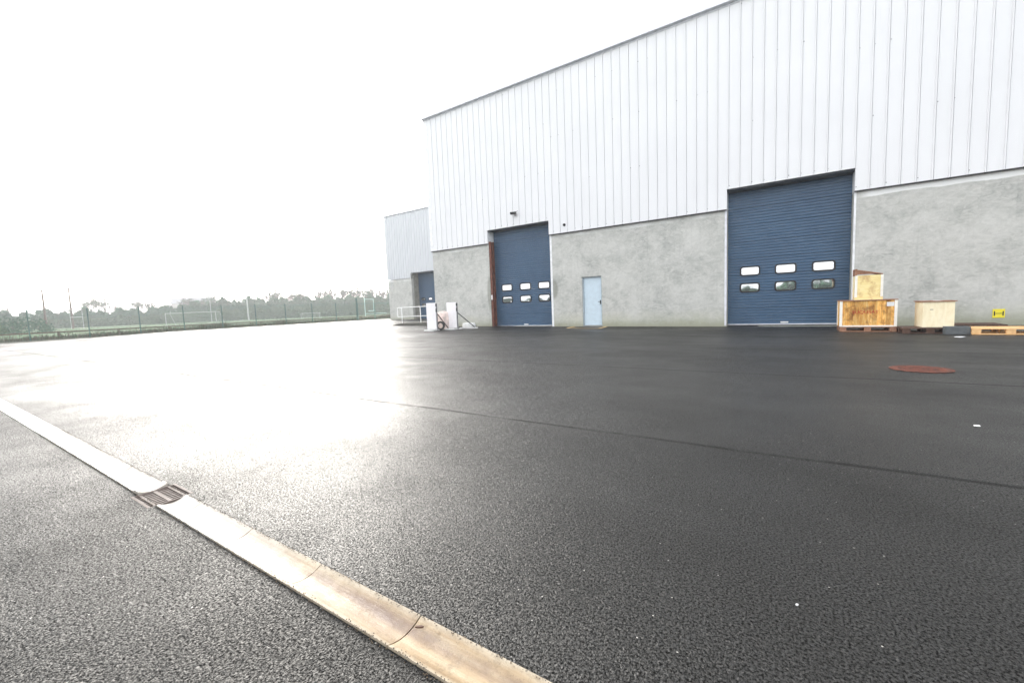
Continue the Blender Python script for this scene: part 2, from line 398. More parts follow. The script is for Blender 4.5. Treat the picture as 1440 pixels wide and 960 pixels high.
b = MB(); b.box(-gx - .01, gx + .01, -gy - .01, gy + .01, -.20, -.14); b.build('sump', DARK, gr)

# ------------------------------------------------------------------ cladding sheets
def ribbed(x0, x1, y, z0, z1, pitch=.358, phase=-0.48, gw=.040, gd=-.026, hole=None):
    """a wall sheet facing -Y with narrow grooves; hole = list of (xa, xb, ztop) openings cut from below"""
    mb = MB()
    xs_ = [x0]; k0 = math.ceil((x0 - phase) / pitch)
    ev = []
    k = k0
    while phase + k * pitch < x1 - .03:
        c = phase + k * pitch
        if c > x0 + .03: ev.append(c)
        k += 1
    pts = [(x0, y)]
    for c in ev: pts += [(c - gw / 2, y), (c - gw / 2 + .006, y + gd), (c + gw / 2 - .006, y + gd), (c + gw / 2, y), (c + gw / 2 + .001, y + .03), (c + gw / 2 + .008, y + .03), (c + gw / 2 + .009, y)]
    pts.append((x1, y))
    hole = hole or []
    def zb(xm):
        for a, b_, t in hole:
            if a < xm < b_: return t
        return z0
    # insert hole edges
    cuts = [h for hh in hole for h in hh[:2]]
    q = []
    for (p0, p1) in zip(pts[:-1], pts[1:]):
        q.append(p0)
        for c in sorted(cuts):
            if p0[0] < c < p1[0]:
                t = (c - p0[0]) / (p1[0] - p0[0]); q.append((c, p0[1] + (p1[1] - p0[1]) * t))
    q.append(pts[-1])
    for p0, p1 in zip(q[:-1], q[1:]):
        b0 = zb((p0[0] + p1[0]) / 2)
        mb.quad([(p0[0], p0[1], b0), (p1[0], p1[1], b0), (p1[0], p1[1], z1), (p0[0], p0[1], z1)])
    # fixings: little dark screw heads beside the ribs, in rows
    for c in ev:
        for zr in (z0 + .12, z0 + 2.2, z0 + 4.3, z0 + 6.2):
            if zr > z1 - .3 or rng.random() < (.15 if zr < z0 + .2 else .72): continue
            if zb(c + .05) > z0: zr += zb(c + .05) - z0
            s = rng.uniform(.006, .011); xx = c + .045 + rng.uniform(-.01, .01)
            mb.box(xx - s, xx + s, y - .008, y, zr - s, zr + s, 1)
    # back side for thickness
    return mb

# ------------------------------------------------------------------ main warehouse
D = 17.40
XL, XR = -16.36, 34.0
ZC, ZR = 4.27, 11.38
D1 = (-12.43, -8.93, 4.92); D2 = (-1.59, 2.045, 4.98)
wh = empty('warehouse', (XL, D, 0), 0, 'large warehouse with white ribbed cladding above grey rendered wall and two blue doors', 'warehouse')
def wp(mb, name, mats, **k):      # build in world coordinates, parent to the warehouse
    o = mb.build(name, mats, wh, **k); o.matrix_parent_inverse = Matrix.Identity(4)
    o.location = (-wh.location.x, -wh.location.y, -wh.location.z); return o
mb = ribbed(XL + .2, XR, D - .07, ZC, ZR - .12, hole=[(D1[0], D1[1], D1[2]), (D2[0], D2[1], D2[2])])
wp(mb, 'wall_cladding', [CLAD, DARK], fixn=False)
wp(MB().box(XL - .012, XL + .2, D - .085, D + .1, ZC, ZR - .12), 'corner_trim', WTRIM, bevel=.006)
wp(MB().prism([(D - .22, ZR - .05), (D - .20, ZR + .05), (D - .05, ZR + .09), (D + .2, ZR + .09), (D + .2, ZR - .12), (D - .09, ZR - .12), (D - .09, ZR - .07)], XL - .08, XR, 'x'), 'eaves_trim', TRIM)
wp(MB().box(XL, XR, D + .2, 48, ZR - .15, ZR + .02), 'roof', ROOFM)
mb = MB(); mb.box(XL, XL + .2, D + .3, 48, 0, ZR - .15).box(XL + .2, XR, 47.8, 48, 0, ZR - .15).box(XR - .2, XR, D + .3, 47.8, 0, ZR - .15)
wp(mb, 'side_wall', CLAD)
TH = .30
PD = (-7.38, -6.46, 2.22)     # personnel door opening
def rwall(x0, x1, hole=None):
    mb = MB()
    if hole:
        mb.box(x0, hole[0], D, D + TH, -.3, ZC - .03).box(hole[1], x1, D, D + TH, -.3, ZC - .03).box(hole[0], hole[1], D, D + TH, hole[2], ZC - .03)
    else: mb.box(x0, x1, D, D + TH, -.3, ZC - .03)
    return mb
wp(rwall(XL + .05, D1[0]), 'rendered_wall', RENDER)
wp(rwall(D1[1], D2[0], PD), 'rendered_wall', RENDER)
wp(rwall(D2[1], XR, None), 'rendered_wall', RENDER)
for a, b_ in ((XL + .02, D1[0]), (D1[1], D2[0]), (D2[1], XR)):
    wp(MB().prism([(D - .10, ZC - .028), (D - .10, ZC - .002), (D + .02, ZC - .002), (D + .02, ZC - .028)], a, b_, 'x'), 'drip_flashing', DARK)  # flashing coloured dark for the shadow line under the cladding
# reveals of the two vehicle doors
REC = .48
for (a, b_, t) in (D1, D2):
    wp(MB().box(a - .2, a, D + TH, D + REC + .1, -.1, ZC - .03), 'door_reveal', CONC)
    wp(MB().box(b_, b_ + .2, D + TH, D + REC + .1, -.1, ZC - .03), 'door_reveal', CONC)
    wp(MB().box(a - .03, a, D - .065, D + REC, ZC, t), 'side_flashing', WTRIM)
    wp(MB().box(b_, b_ + .03, D - .065, D + REC, ZC, t), 'side_flashing', WTRIM)
    wp(MB().box(a - .03, b_ + .03, D - .08, D + REC, t, t + .02), 'head_flashing', WTRIM)
    wp(MB().box(a, b_, D + .0, D + REC + .08, t - .05, t - .002), 'head_shade', HEAD)  # dark strip added for the shadow at the top of the doors
    wp(MB().box(a - .2, b_ + .2, D + REC + .12, D + REC + .2, -.1, t + .6), 'backing', DARK)
wp(MB().box(D2[1] + .002, D2[1] + .055, D - .012, D + .0, 0, ZC - .03), 'jamb_strip', WTRIM)
wp(MB().box(D1[1] + .002, D1[1] + .10, D - .012, D + .0, 0, ZC - .03), 'jamb_strip', WTRIM)
wp(MB().box(D2[0] - .07, D2[0] - .002, D - .012, D + .0, 0, ZC - .03), 'jamb_strip', TRIM)
# rusted steel column in the left reveal of the first door
mb = MB(); xa = D1[0]
mb.box(xa, xa + .012, D + .02, D + .27, 0, ZC + .1).box(xa + .012, xa + .13, D + .02, D + .036, 0, ZC + .1).box(xa + .012, xa + .15, D + .254, D + .27, 0, ZC + .1)
wp(mb, 'steel_column', RUST)
wp(MB().box(xa + .03, xa + .10, D + .004, D + .0195, 1.42, 1.66), 'switch_plate', WTRIM)

def rr(cx, cz, wd, ht, rad, n=5):
    P = []
    for (sx, sz, a0) in ((1, 1, 0), (-1, 1, 90), (-1, -1, 180), (1, -1, 270)):
        for i in range(n + 1):
            a = R(a0 + 90 * i / n); P.append((cx + sx * (wd / 2 - rad) + rad * math.cos(a), cz + sz * (ht / 2 - rad) + rad * math.sin(a)))
    return P

def sectional_door(root, place, x0, x1, y, top, z0, wins, ww, wh_, tagx, tagw=.24):
    """horizontally ribbed sectional door; windows carry frame and pane"""
    prof = [(y + .05, z0 + .05)]
    z = z0 + .05; i = 0; prof = [(y, z)]
    while z < top - .12:
        p = .1022
        deep = .045 if i % 6 == 5 else .028
        prof += [(y - .003, z + p * .45), (y, z + p - .036), (y + deep, z + p - .030), (y + deep, z + p - .004), (y, z + p)]
        z += p; i += 1
    prof += [(y, top + .1), (y + .06, top + .1), (y + .06, z0 + .05)]
    dr = place(MB().prism(prof, x0, x1, 'x'), 'sectional_door', DOOR)
    def sub(mb, name, mat, **k):
        o = mb.build(name, mat, dr, **k); return o
    for (cx, cz) in wins:
        P = rr(cx, cz, ww, wh_, .10); Q = rr(cx, cz, ww - .10, wh_ - .10, .06)
        mb = MB(); n = len(P); k0 = len(mb.v)
        mb.v += [(a, y - .022, c) for a, c in P] + [(a, y - .022, c) for a, c in Q] + [(a, y + .02, c) for a, c in P] + [(a, y + .004, c) for a, c in Q]
        for i in range(n):
            j = (i + 1) % n
            mb.f += [(i, j, n + j, n + i), (i, 2 * n + i, 2 * n + j, j), (n + i, n + j, 3 * n + j, 3 * n + i)]; mb.m += [0, 0, 0]
        sub(mb, 'window_frame', BLACK)
        mb = MB(); Q2 = rr(cx, cz, ww - .096, wh_ - .096, .062)
        mb.prism(Q2, y - .012, y + .0, 'y')
        sub(mb, 'window_pane', PANE)
    sub(MB().box(x0, x1, y - .01, y + .05, z0 + .012, z0 + .048), 'bottom_seal', TRIM)
    if tagx is not None:
        mb = MB(); mb.box(tagx - tagw / 2, tagx + tagw / 2, y - .03, y - .004, z0 + .075, z0 + .125)
        sub(mb, 'grab_handle', WTRIM, bevel=.005)
    return dr
DY = D + REC
s = DY / D
def pl(mb, name, mat, **k): return wp(mb, name, mat, **k)
A = [(-.835 * s, 2.00), (.24 * s, 2.00), (1.30 * s, 2.00), (-.84 * s, 1.385), (.24 * s, 1.385), (1.30 * s, 1.385)]
sectional_door(wh, pl, D2[0] - .1, D2[1] + .1, DY, D2[2], -.02, A, .66, .365, .23 * s)
A = [(-11.40 * s, 2.01), (-10.33 * s, 2.01), (-9.30 * s, 2.01), (-11.40 * s, 1.395), (-10.33 * s, 1.395), (-9.30 * s, 1.395)]
sectional_door(wh, pl, D1[0] - .1, D1[1] + .1, DY, D1[2], .01, A, .66, .365, -10.35 * s)
for (a, b_, t) in (D1, D2):
    wp(MB().box(a + .0, b_, D + .01, DY + .06, -.1, gz((a + b_) / 2, D) + .004), 'threshold', CONC)
# personnel door
pd = wp(MB().box(PD[0] + .05, PD[1] - .05, D + .12, D + .165, .05, PD[2] - .05), 'personnel_door', PDOOR, bevel=.003)
mb = MB(); mb.box(PD[0], PD[0] + .048, D + .06, D + .2, -.02, PD[2]).box(PD[1] - .048, PD[1], D + .06, D + .2, -.02, PD[2]).box(PD[0] + .048, PD[1] - .048, D + .06, D + .2, PD[2] - .048, PD[2])
wp(mb, 'personnel_door_frame', simple('frame_paint', (.36, .42, .46), .5))
mb = MB(); mb.box(PD[1] - .125, PD[1] - .085, D + .09, D + .12, .98, 1.16).tube((PD[1] - .105, D + .075, 1.09), (PD[1] - .21, D + .075, 1.09), .009, n=8).tube((PD[1] - .105, D + .12, 1.09), (PD[1] - .105, D + .07, 1.09), .011, n=8)
mb.build('door_handle', BLACK, pd)
wp(MB().box(PD[0], PD[1], D + .02, D + .22, -.1, gz(-7, D) + .03), 'door_sill', CONC)

# wall-mounted things
fl = empty('floodlight', (-10.70, D - .09, 5.49), 0, 'small dark floodlight on a bracket on the white cladding above the narrower blue door', 'floodlight')
mb = MB(); mb.box(-.15, .13, -.24, -.10, -.05, .05, rz=.25).box(-.13, .11, -.255, -.235, -.04, .04, rz=.25); mb.build('lamp_housing', BLACK, fl, .008)
MB().box(-.05, .05, -.02, .01, -.12, .0).tube((0, -.01, -.05), (0, -.12, -.06), .015).build('bracket', STEEL, fl)
MB().tube((.1, -.16, .03), (.2, -.1, .08), .012).build('cable_gland', BLACK, fl)
mb = MB(); mb.tube((0, 0, 0), (0, -.05, 0), .065, .055, 14).tube((0, -.05, 0), (0, -.075, 0), .03, .02, 10)
o = mb.build('wall_sensor', BLACK); o.location = (-8.13, D - .07, 4.61); tag(o, 'small round black sensor on the white cladding right of the narrower blue door', 'sensor')
sg = empty('hydrant_sign', (5.33, D - .002, .29), 0, 'small square yellow sign with black letter H on grey wall', 'sign')
MB().box(-.12, .12, -.012, -.002, -.125, .125).build('plate', YSIGN, sg, .002)
mb = MB(); mb.box(-.095, -.072, -.016, -.0125, -.065, .065).box(.072, .095, -.016, -.0125, -.065, .065).box(-.072, .072, -.016, -.0125, -.007, .007)
mb.build('letter', SIGNK, sg)

# ------------------------------------------------------------------ second warehouse, set back
E2 = 30.5; g2 = .06
w2 = empty('warehouse', (-35.3, E2, 0), 0, 'smaller looking white clad warehouse set back behind the left end of the big one', 'warehouse')
def wp2(mb, name, mats, **k):
    o = mb.build(name, mats, w2, **k); o.location = (-w2.location.x, -w2.location.y, 0); return o
X2, X2R = -35.3, XL - .02
DD = (-31.75, -27.2, 4.86)
mb = ribbed(X2 + .15, X2R, E2 - .07, 4.35, 10.95, hole=[DD])
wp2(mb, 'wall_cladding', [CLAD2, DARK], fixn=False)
wp2(MB().box(X2 - .01, X2 + .15, E2 - .085, E2 + .1, 4.35, 10.95), 'corner_trim', WTRIM)
wp2(MB().box(X2 - .06, X2R, E2 - .16, E2 + .2, 10.96, 11.08), 'eaves_trim', TRIM)
wp2(MB().box(X2, X2R, E2 + .2, 48, 10.85, 10.95), 'roof', ROOFM)
wp2(MB().box(X2, X2 + .2, E2 + .3, 48, 0, 10.85), 'side_wall', CLAD)
wp2(MB().box(X2 + .03, DD[0], E2, E2 + .3, -.2, 4.32), 'rendered_wall', RENDER)
wp2(MB().box(DD[1], X2R, E2, E2 + .3, -.2, 4.32), 'rendered_wall', RENDER)
wp2(MB().box(DD[0] - .2, DD[0], E2 + .3, E2 + 1.05, -.1, 4.86), 'door_reveal', CONC)
wp2(MB().box(DD[1], DD[1] + .2, E2 + .3, E2 + 1.05, -.1, 4.86), 'door_reveal', CONC)
wp2(MB().box(DD[0], DD[1], E2 - .06, E2 + 1.0, DD[2], DD[2] + .04), 'head_flashing', TRIM)
def pl2(mb, name, mat, **k): return wp2(mb, name, mat, **k)
A = [(-31.15 + i * 1.0, z) for z in (2.15, 1.55) for i in range(4)]
sectional_door(w2, pl2, DD[0] - .1, DD[1] + .1, E2 + 1.0, DD[2], .05, A, .55, .30, None)

# loading ramp and its rail
mb = MB(); gp = gz(-19, 18)
T0 = .27
mb.prism([(-20.75, -.05), (-20.75, gp + .01), (-20.2, gp + .12), (-19.7, T0), (-16.42, T0 + .03), (-16.42, -.05)], 18.0, 30.3, 'y')
o = mb.build('loading_ramp', DCONC); tag(o, 'low dark concrete loading ramp in front of the set back warehouse', 'ramp')
rl = empty('guard_rail', (-20.2, 18.06, .2), 0, 'white tubular guard rail along the edge of the dark concrete ramp', 'railing')
zt, zm = 1.02, .46
mb = MB(); mb.tube((0, 0, zt), (3.72, 0, zt + .04), .024, n=8).build('top_rail', GALV, rl)
MB().tube((0, 0, zm), (3.72, 0, zm + .04), .02, n=8).build('middle_rail', GALV, rl)
MB().tube((0, 0, zm), (0, 0, zt), .022, n=8).build('end_loop', GALV, rl)
for xx in (.38, 2.0, 3.6): MB().tube((xx, 0, .0), (xx, 0, zt), .025, n=8).build('rail_post', GALV, rl)

# ------------------------------------------------------------------ white panel stands
def stand(loc, rz, label, jut):
    st = empty('panel_stand', loc, rz, label, 'panel stand', 'white upright panels by the far corner of the warehouse')
    mb = MB(); mb.box(-.27, .27, -.02, .02, .07, 1.29); mb.build('panel', PANEL, st, .006)
    mb = MB(); mb.box(.272, .31, -.015, .06, .0, 1.26); mb.build('side_frame', STEEL, st)
    mb = MB(); mb.box(.272, .33, -.03, -.016, .86, 1.02).box(.272, .33, -.03, -.016, 1.12, 1.24); mb.build('hinge', BLACK, st)
    mb = MB(); mb.box(-.25, .30, -.30, -.22, 0, .05).box(-.25, -.19, -.22, .45, 0, .05).box(.24, .30, -.22, .45, 0, .05); mb.build('base_frame', GALV, st)
    MB().tube((.29, .04, .80), (.34 + jut, .62, .05), .022, n=6).build('strut', BLACK, st)
    MB().box(.05, .5 + jut, .56, .62, 0, .06).build('rear_rail', GALV, st)
    return st
stand((-13.60, 14.20, gz(-13.6, 14.2)), .10, 'white upright panel on floor frame, the one nearer the guard rail', .15)
stand((-13.09, 15.05, gz(-13.1, 15.05)), .12, 'white upright panel on floor frame, the one nearer the blue door, with long strut', .55)
# old tyre and wrapped bundle between the panels
bm = bmesh.new()
def torus(R0, r0, n=28, m=12, sy=1.):
    mb = MB()
    for i in range(n):
        for j in range(m):
            a, c = 2 * math.pi * i / n, 2 * math.pi * j / m
            q = R0 + r0 * math.cos(c); mb.v.append((q * math.cos(a), r0 * sy * math.sin(c), q * math.sin(a)))
    for i in range(n):
        for j in range(m):
            mb.f.append((i * m + j, ((i + 1) % n) * m + j, ((i + 1) % n) * m + (j + 1) % m, i * m + (j + 1) % m)); mb.m.append(0)
    return mb
ty = torus(.17, .045, sy=1.5).build('tyre', BLACK, shade=True); ty.location = (-13.30, 14.45, .215 + gz(-13.3, 14.5)); ty.rotation_euler = (R(-6), 0, R(20)); tag(ty, 'small black tyre leaning upright between the two white panels', 'tyre')
def lump(name, loc, sx, sy, sz, mat, seed, label, cat):
    bm = bmesh.new(); bmesh.ops.create_cube(bm, size=1); bmesh.ops.subdivide_edges(bm, edges=bm.edges, cuts=5, use_grid_fill=True)
    rg = random.Random(seed)
    for v in bm.verts:
        n = v.co.normalized(); v.co = v.co.lerp(n * .62, .45)
        v.co += Vector((rg.gauss(0, .02), rg.gauss(0, .02), rg.gauss(0, .02)))
        v.co.x *= sx; v.co.y *= sy; v.co.z = (v.co.z + .5) * sz
    me = bpy.data.meshes.new(name); bm.to_mesh(me); bm.free(); me.materials.append(mat)
    o = bpy.data.objects.new(name, me); col.objects.link(o); o.location = loc
    m_ = o.modifiers.new('s', 'SUBSURF'); m_.levels = 1; m_.render_levels = 1
    return tag(o, label, cat)
PINK = simple('faded_pink_wrap', (.66, .55, .51), .8, 0, .35, 5)
lump('wrapped_bundle', (-13.55, 14.95, gz(-13.5, 15)), .55, .5, .85, PINK, 3, 'faded pink wrapped bundle standing between the two white panels', 'bundle')
lump('white_sack', (-12.75, 15.9, gz(-12.7, 16)), .6, .4, .28, GALV, 5, 'slumped white sack on the ground against the wall by the strut', 'sack')

# ------------------------------------------------------------------ crates and pallets
def pallet(loc, rz, mat, label, group=None, W=1.2, Dp=.8):
    p = empty('pallet', loc, rz, label, 'pallet', group)
    h = .144
    for y in (-Dp / 2, -.0725, Dp / 2 - .1): MB().box(-W / 2, W / 2, y, y + (.1 if abs(y) > .1 else .145), 0, .022).build('bottom_board', mat, p, .002)
    for xx in (-W / 2, -.0725, W / 2 - .145):
        for y in (-Dp / 2, -.0725, Dp / 2 - .1):
            MB().box(xx, xx + .145, y + .003, y + (.097 if abs(y) > .1 else .142), .022, .1).build('block', mat, p, .003)
    for xx in (-W / 2, -.0725, W / 2 - .145): MB().box(xx, xx + .145, -Dp / 2, Dp / 2, .1, .122).build('stringer', mat, p)
    n = 7; step = (Dp - .1) / (n - 1)
    for i in range(n):
        y = -Dp / 2 + i * step; MB().box(-W / 2 + rng.uniform(0, .006), W / 2 - rng.uniform(0, .006), y, y + .1 - .006, .122, .144).build('top_board', mat, p, .002)
    return p
G = lambda x, y: gz(x, y) + .002
YB = 14.8
pallet((2.12, YB + .44, G(2, 15)), -.02, BRWOOD, 'weathered brown pallet under the big stained crate', W=1.2, Dp=.85)
def crate(loc, rz, W, Dp, H, face, batten, lid, label, bt=.06, lidh=.025, lidlabel=None):
    c = empty('crate', loc, rz, label, 'crate')
    MB().box(-W / 2 + .02, W / 2 - .02, -Dp / 2 + .02, Dp / 2 - .02, 0.0, H - lidh).build('body', face, c, .003)
    if batten:
        for sx in (-1, 1):
            for sy in (-1, 1):
                x0 = sx * W / 2; x1 = sx * (W / 2 - bt); y0 = sy * Dp / 2; y1 = sy * (Dp / 2 - .0195)
                MB().box(min(x0, x1), max(x0, x1), min(y0, y1), max(y0, y1), 0, H - lidh).build('corner_batten', batten, c, .002)
        for sx in (-1, 1):
            x0, x1 = sx * W / 2, sx * (W / 2 - .0195)
            for y0 in (-Dp / 2 + .022, Dp / 2 - .022 - bt): MB().box(min(x0, x1), max(x0, x1), y0, y0 + bt, 0.002, H - lidh - .002).build('side_batten', batten, c, .002)
    if lid: MB().box(-W / 2 - .01, W / 2 + .01, -Dp / 2 - .01, Dp / 2 + .01, H - lidh + .001, H).build('lid', lid, c, .003)
    return c
c1 = crate((2.115, YB + .42, G(2, 15) + .145), -.02, 1.21, .80, .735, CRW, BATT, BRWOOD, 'large stained wooden crate with faded red lettering, standing on a pallet')
# bottom rail, worn label, red lettering on its front
MB().box(-.54, .54, -.400, -.381, .0, .035).build('bottom_rail', BATT, c1, .002)
MB().box(.39, .54, -.3835, -.381, .55, .66).build('paper_label', WTRIM, c1)
tx = bpy.data.curves.new('t', 'FONT'); tx.body = 'SUQUSAT'; tx.size = .15; tx.extrude = .001; tx.align_x = 'CENTER'
to = bpy.data.objects.new('t', tx); col.objects.link(to); bpy.context.view_layer.update()
me = bpy.data.meshes.new_from_object(to.evaluated_get(bpy.context.evaluated_depsgraph_get())); bpy.data.objects.remove(to)
me.materials.clear(); me.materials.append(RED)
lt = bpy.data.objects.new('lettering', me); col.objects.link(lt); lt.parent = c1; lt.location = (-.05, -.3825, .36); lt.rotation_euler = (R(90), 0, 0); lt.scale = (.85, .8, 1)
c2 = crate((2.135, YB + .42, G(2, 15) + .145 + .737), -.02, .60, .55, .70, CRP, BATT, None, 'smaller yellow plywood crate with propped lid, on top of the big stained one', bt=.055)
MB().box(-.30, .30, -.280, -.2755, .0, .075).build('foot_board', CRP, c2)
tilt = MB().box(-.29, .29, -.27, .27, 0, .03).build('lid', BRWOOD, c2, .003); tilt.location = (0, 0, .745); tilt.rotation_euler = (0, R(14), 0)
MB().box(-.30, -.255, -.275, .27, .676, .86).build('lid_edge_board', BRWOOD, c2, .002)
MB().prism([(-.255, .702), (.27, .702), (-.255, .835)], -.262, -.245, 'y').build('wedge_board', BRWOOD, c2)
# black pallets, pale crate, block, new pallet
pallet((3.22, 14.62, G(3.2, 14.6)), 0.01, DWOOD, 'almost black old pallet under the pale plywood crate', W=1.02, Dp=.85)
pallet((4.25, 15.85, G(4.2, 15.8)), -.03, DWOOD, 'almost black old pallet lying between the wall and the new pine pallet', W=1.3, Dp=.9)
c3 = crate((3.40, 14.40 + .36, G(3.4, 14.7) + .146), .03, .615, .68, .66, PLY, None, BRWOOD, 'pale clean plywood crate with brown lid on a black pallet')
MB().box(-.16, -.10, -.324, -.319, .44, .452).build('hand_slot', DARK, c3)
MB().box(-.02, .10, -.2, .05, .6605, .664).build('paper_label', WTRIM, c3)
mb = MB(); mb.box(0, .43, 0, .2, 0, .185)
o = mb.build('concrete_block', BRICKG, bevel=.006); o.location = (3.44, 14.02, G(3.5, 14)); tag(o, 'dark grey concrete block on the asphalt in front of the pale crate', 'block')
pallet((4.49, 14.35, G(4.5, 14.3)), -.012, OWOOD, 'fresh orange pine pallet beside the grey concrete block', W=1.22, Dp=.82)
pallet((5.80, 14.50, G(5.8, 14.3)), -.05, OWOOD, 'fresh orange pine pallet cut by the right edge of the photo', W=1.2, Dp=.82)
# litter
def scrap(name, x, y, sx, sy, rz, label, mat=WTRIM):
    mb = MB(); n = 5
    pts = [(math.cos(2 * math.pi * i / 7) * sx * rng.uniform(.7, 1.1), math.sin(2 * math.pi * i / 7) * sy * rng.uniform(.7, 1.1)) for i in range(7)]
    mb.prism(pts, .002, .007, 'z'); o = mb.build(name, mat); o.location = (x, y, gz(x, y) + .004); o.rotation_euler = (R(3), R(-2), rz); return tag(o, label, 'litter')
scrap('paper_scrap', 3.47, 13.2, .10, .07, .2, 'scrap of white paper on the asphalt in front of the grey block')
scrap('paper_scrap', 1.29, 4.45, .022, .015, .2, 'tiny white paper scrap alone on the open asphalt below the manhole cover')
scrap('stone_chip', .07, 1.60, .0045, .003, .6, 'white stone chip on the dark asphalt in the lower right foreground')
scrap('dead_leaf', -.98, .885, .016, .005, .5, 'small dark dead leaf lying in the drain channel', DWOOD)
# grit washed up against the channel edges
mb = MB(); r3 = random.Random(5)
for i in range(4200):
    x = r3.uniform(-6, .2) if r3.random() < .75 else r3.uniform(-30, 4); e = r3.choice((CH0, CH1)); y = e + r3.gauss(0, .006); q = r3.uniform(.0012, .0034)
    z = .007 if CH0 < y < CH1 else .001
    a = r3.uniform(0, 3); k0 = len(mb.v)
    mb.v += [(x + q * math.cos(a), y + q * math.sin(a), z), (x + q * math.cos(a + 2.1), y + q * math.sin(a + 2.1), z), (x + q * math.cos(a + 4.2), y + q * math.sin(a + 4.2), z), (x, y, z + q * 1.1)]
    mb.f += [(k0, k0 + 1, k0 + 3), (k0 + 1, k0 + 2, k0 + 3), (k0 + 2, k0, k0 + 3)]; mb.m += [r3.randrange(2)] * 3
o = mb.build('loose_grit', [simple('dark_grit', (.03, .03, .028), .8), simple('tan_grit', (.16, .12, .08), .8)], fixn=False); o['kind'] = 'stuff'; o['label'] = 'loose grit along the edges of the drain channel'; o['category'] = 'grit'
# manhole cover
mh = empty('manhole_cover', (1.62, 7.47, 0), 0, 'round rusty manhole cover set in the dark asphalt', 'manhole cover')
def ring(r0, r1, z0, z1, n=40):
    mb = MB()
    for r, z in ((r0, z0), (r0, z1), (r1, z1), (r1, z0)):
        mb.v += [(r * math.cos(2 * math.pi * i / n), r * math.sin(2 * math.pi * i / n), z) for i in range(n)]
    for a in range(3):
        for i in range(n):
            j = (i + 1) % n; mb.f.append((a * n + i, a * n + j, (a + 1) * n + j, (a + 1) * n + i)); mb.m.append(0)
    return mb
ring(.285, .315, .0, .006).build('frame', MHM, mh)
mb = MB(); mb.tube((0, 0, 0), (0, 0, .006), .284, n=40)
for i in range(-6, 7):
    for j in range(-6, 7):
        if math.hypot(i, j) < 6 and (i + j) % 2 == 0: mb.box(i * .04 - .014, i * .04 + .014, j * .04 - .006, j * .04 + .006, .006, .010)
mb.build('cover', MHM, mh)
# paint marks on the yard
def stripe(name, pts, wd, mat, label, cat='road marking'):
    mb = MB()
    for (a, b_) in zip(pts[:-1], pts[1:]):
        L = math.hypot(b_[0] - a[0], b_[1] - a[1]); n = max(1, int(L)); dx, dy = (b_[0] - a[0]) / L, (b_[1] - a[1]) / L; px, py = -dy * wd / 2, dx * wd / 2
        for i in range(n):
            p = (a[0] + (b_[0] - a[0]) * i / n, a[1] + (b_[1] - a[1]) * i / n); q = (a[0] + (b_[0] - a[0]) * (i + 1) / n, a[1] + (b_[1] - a[1]) * (i + 1) / n)
            mb.quad([(p[0] + px, p[1] + py, gz(*p) + .006), (p[0] - px, p[1] - py, gz(*p) + .006), (q[0] - px, q[1] - py, gz(*q) + .006), (q[0] + px, q[1] + py, gz(*q) + .006)])
    o = mb.build(name, mat); o['kind'] = 'structure'; return o
stripe('yellow_line', [(-14.3, 7.0), (-24.0, 15.6), (-27.5, 19.8)], .10, YPAINT, '')
stripe('yellow_line', [(-24.5, 13.6), (-22.5, 21.0)], .10, YPAINT, '')
stripe('yellow_line', [(-7.6, 16.2), (-6.1, 16.0)], .13, TANP, '')
stripe('yellow_line', [(-6.1, 16.0), (-6.25, 17.35)], .13, TANP, '')
stripe('yellow_line', [(-7.6, 16.2), (-7.75, 17.35)], .13, TANP, '')

# ------------------------------------------------------------------ fence, rail, field
fence = empty('mesh_fence', (-40.6, 14, 0), 0, 'green welded mesh fence between the yard and the sports field', 'fence')
def wf(mb, name, mat, loc=None):
    o = mb.build(name, mat, fence); return o
P0 = MB(); P0.box(-.03, .03, -.03, .03, -.2, 2.06).box(-.034, .034, -.034, .034, 2.06, 2.075)
post = P0.build('fence_post', GREENP, fence)
pm = MB(); L = 2.70
for i in range(55): pm.box(-.003, .003, .03 + i * .05 - .0028, .03 + i * .05 + .0028, .06, 1.98)
for j in range(11): pm.box(-.008, -.003, 0, L, .1 + j * .185 - .004, .1 + j * .185 + .004)
panel = pm.build('mesh_panel', WIRE, fence)
first = True
for i in range(-5, 10):
    y = 5.47 + 2.763 * i; x = -40.55 - .0 * i
    o = post if first else post.copy(); 
    if not first: col.objects.link(o)
    o.location = (x + 40.6 - 0, y - 14, gz(XE, y))
    q = panel if first else panel.copy()
    if not first: col.objects.link(q)
    q.location = (x + 40.6 - 0, y - 14 + .03, gz(XE, y)); first = False
    if i == 9: bpy.data.objects.remove(q)
gate = empty('yard_gate', (-40.65, 30.34, .1), 0, 'green double gate with two thick tall posts beside the set back warehouse', 'gate')
for y in (0, 5.0): MB().box(-.07, .07, y - .07, y + .07, -.2, 2.6).build('gate_post', GREENP, gate)
for y0, y1 in ((.12, 2.46), (2.54, 4.88)):
    mb = MB(); mb.box(-.02, .02, y0, y0 + .05, .08, 2.0).box(-.02, .02, y1 - .05, y1, .08, 2.0).box(-.02, .02, y0, y1, .08, .13).box(-.02, .02, y0, y1, 1.95, 2.0)
    for i in range(int((y1 - y0) / .1)): mb.box(-.004, .004, y0 + .05 + i * .1 - .004, y0 + .05 + i * .1 + .004, .1, 1.97)
    mb.build('gate_leaf', WIRE, gate)
kr = empty('knee_rail', (-44.5, 14, 0), 0, 'low dark timber knee rail in the grass behind the mesh fence', 'railing')
for i in range(-4, 12): MB().box(-.06, .06, i * 3.3 - .06, i * 3.3 + .06, -.1, .55).build('rail_post', DWOOD, kr)
MB().box(-.03, .03, -14, 38, .44, .53).build('rail', DWOOD, kr)

